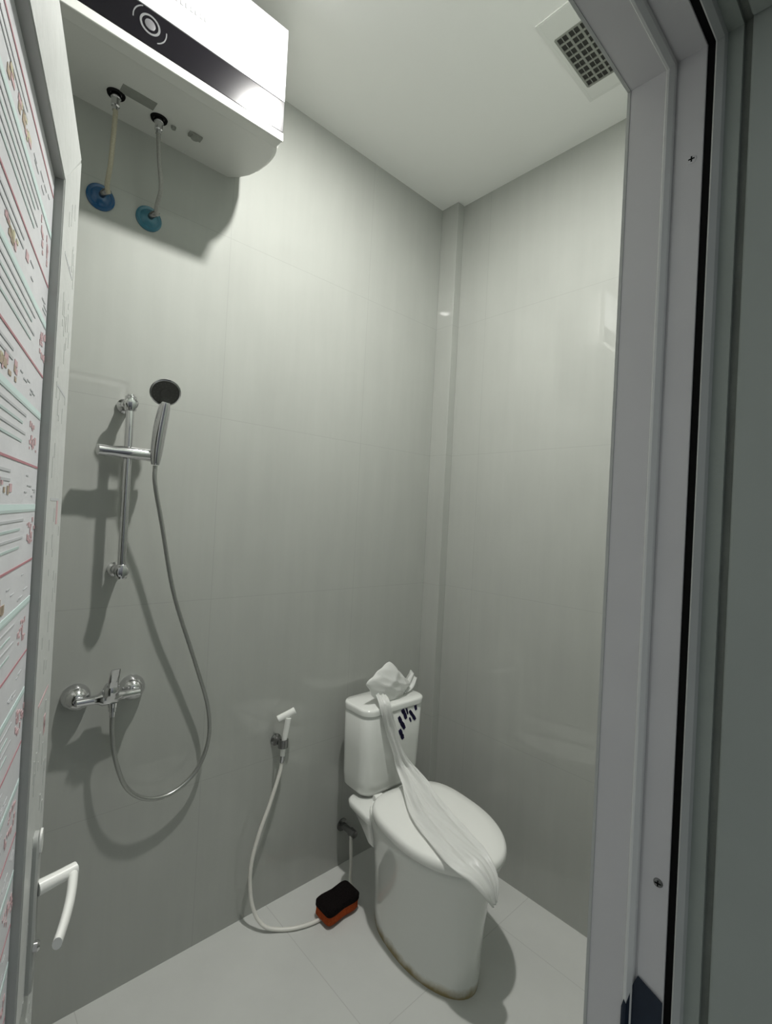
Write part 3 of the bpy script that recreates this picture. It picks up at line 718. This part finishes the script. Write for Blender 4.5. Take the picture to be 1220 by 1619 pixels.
for i in range(NL):
    t = i / (NL - 1); row = []
    wid = (RA[i] - LA[i]).length
    tang = (LA[min(i + 1, NL - 1)] + RA[min(i + 1, NL - 1)] - LA[max(i - 1, 0)] - RA[max(i - 1, 0)]).normalized()
    nn = (RA[i] - LA[i]).normalized().cross(tang)
    if nn.x + nn.z < 0: nn = -nn
    for j in range(NW):
        s = j / (NW - 1)
        edge = math.sin(PI * s) ** 0.5 if 0 < s < 1 else 0
        ss = s + 0.02 * math.sin(9 * t + ph[0]) * edge
        amp = 0.0115 * (0.6 + 0.9 * math.exp(-((t - 0.35) / 0.2) ** 2))
        h = amp * (0.5 + 0.5 * math.sin(2 * PI * (2.3 * s + 0.35 * math.sin(3.2 * t + ph[1])) + ph[2])) + amp * 0.6 * (0.5 + 0.5 * math.sin(2 * PI * (4.1 * s - 0.6 * t) + ph[3]))
        h += amp * 0.25 * math.sin(2 * PI * (7 * s + 2.2 * math.sin(5 * t)) + ph[4])
        row.append(bm.verts.new(LA[i].lerp(RA[i], ss) + nn * (h + 0.002)))
    G.append(row)
for i in range(NL - 1):
    for j in range(NW - 1): bm.faces.new((G[i][j], G[i][j + 1], G[i + 1][j + 1], G[i + 1][j]))
pw = obj('plastic_wrap', bm, m_wrap, smooth=True, angle=180)
s = pw.modifiers.new('thick', 'SOLIDIFY'); s.thickness = 0.0006; s.offset = 0
tag(pw, 'crumpled translucent white plastic wrap tied over the toilet tank and trailing across the lid', 'plastic wrap')
# bunched pillow on top of the tank
bm = new(); bmesh.ops.create_icosphere(bm, subdivisions=5, radius=1.0)
C0 = Vector((0.170, -0.398, 0.778))
# view-independent axes: a puffed diamond, standing on its lower tip
ax_u = Vector((-0.10, 1.0, -0.20)).normalized()      # sideways, along the wall
ax_v = Vector((0.0, -0.05, 1.0)).normalized()
ax_w = Vector((0.95, 0.25, 0.15)).normalized()       # thickness
for v in bm.verts:
    a_, b_, c_ = v.co.x, v.co.y, v.co.z
    # superellipse exponent pulls the outline towards a diamond
    rr = (abs(a_) ** 1.25 + abs(b_) ** 1.25) ** (1 / 1.25) / max(1e-6, math.hypot(a_, b_)) if math.hypot(a_, b_) > 1e-6 else 1
    k = 1 / rr
    ang = math.atan2(b_, a_)
    f = 1 + 0.035 * math.sin(5 * ang + 1) + 0.03 * math.sin(9 * ang + 3 * c_) + 0.05 * math.sin(4 * a_ + 3 * b_)
    crk = 0.10 * abs(math.sin(4.2 * a_ - 3.1 * b_ + 1.3)) + 0.07 * abs(math.sin(7 * b_ + 3 * a_ + 2 * c_)) 
    thick = 0.040 * (1 - 0.45 * (a_ * a_ + b_ * b_)) * (1 - crk * 1.6)
    v.co = C0 + ax_u * (a_ * k * f * 0.132) + ax_v * (b_ * k * f * 0.086) + ax_w * (c_ * thick * (1.15 if c_ > 0 else 0.8))
obj('bunched_top', bm, m_wrap, pw, smooth=True, angle=180)
# loose corner sticking out on the right
bm = new()
P = [(0.150, -0.335, 0.742), (0.140, -0.29, 0.758), (0.128, -0.25, 0.778), (0.120, -0.222, 0.792)]
Q = [(0.185, -0.318, 0.728), (0.172, -0.282, 0.728), (0.155, -0.240, 0.738), (0.140, -0.205, 0.757)]
A_, B_ = lerp_path(P, 14), lerp_path(Q, 14); G = []
for i in range(14):
    G.append([bm.verts.new(A_[i].lerp(B_[i], j / 7) + Vector((0.006 * math.sin(j * 1.7 + i * .3), 0, 0.003 * math.sin(j * 2.1)))) for j in range(8)])
for i in range(13):
    for j in range(7): bm.faces.new((G[i][j], G[i][j + 1], G[i + 1][j + 1], G[i + 1][j]))
lc = obj('loose_corner', bm, m_wrap, pw, smooth=True, angle=180)
s = lc.modifiers.new('thick', 'SOLIDIFY'); s.thickness = 0.0006

# ================================================================== SPONGE
sp_ = empty('sponge', (0.192, -0.622, 0.0145), 0.0); sp_.rotation_euler = (0, 0.05, 0.04)
tag(sp_, 'orange scrubbing sponge with black scourer top on the floor beside the toilet', 'sponge')
def sponge_ring(z, k=1.0, n=40):
    out = []
    for i in range(n):
        a = 2 * PI * i / n; c, s = math.cos(a), math.sin(a); e = 2 / 7
        y = 0.072 * k * math.copysign(abs(c) ** e, c); x = 0.043 * k * math.copysign(abs(s) ** e, s)
        x *= 1 - 0.10 * math.exp(-(y / 0.022) ** 2)
        out.append(Vector((x, y, z)))
    return out
bm = new(); loft(bm, [sponge_ring(0, .95), sponge_ring(0.004), sponge_ring(0.018, .985), sponge_ring(0.032, 1.0)]); obj('orange_foam', bm, m_sponge_o, sp_, smooth=True, angle=60)
bm = new(); loft(bm, [sponge_ring(0.032, 1.01), sponge_ring(0.034, 1.03), sponge_ring(0.050, 1.03), sponge_ring(0.054, .97)]); obj('scourer', bm, m_sponge_b, sp_, smooth=True, angle=60)
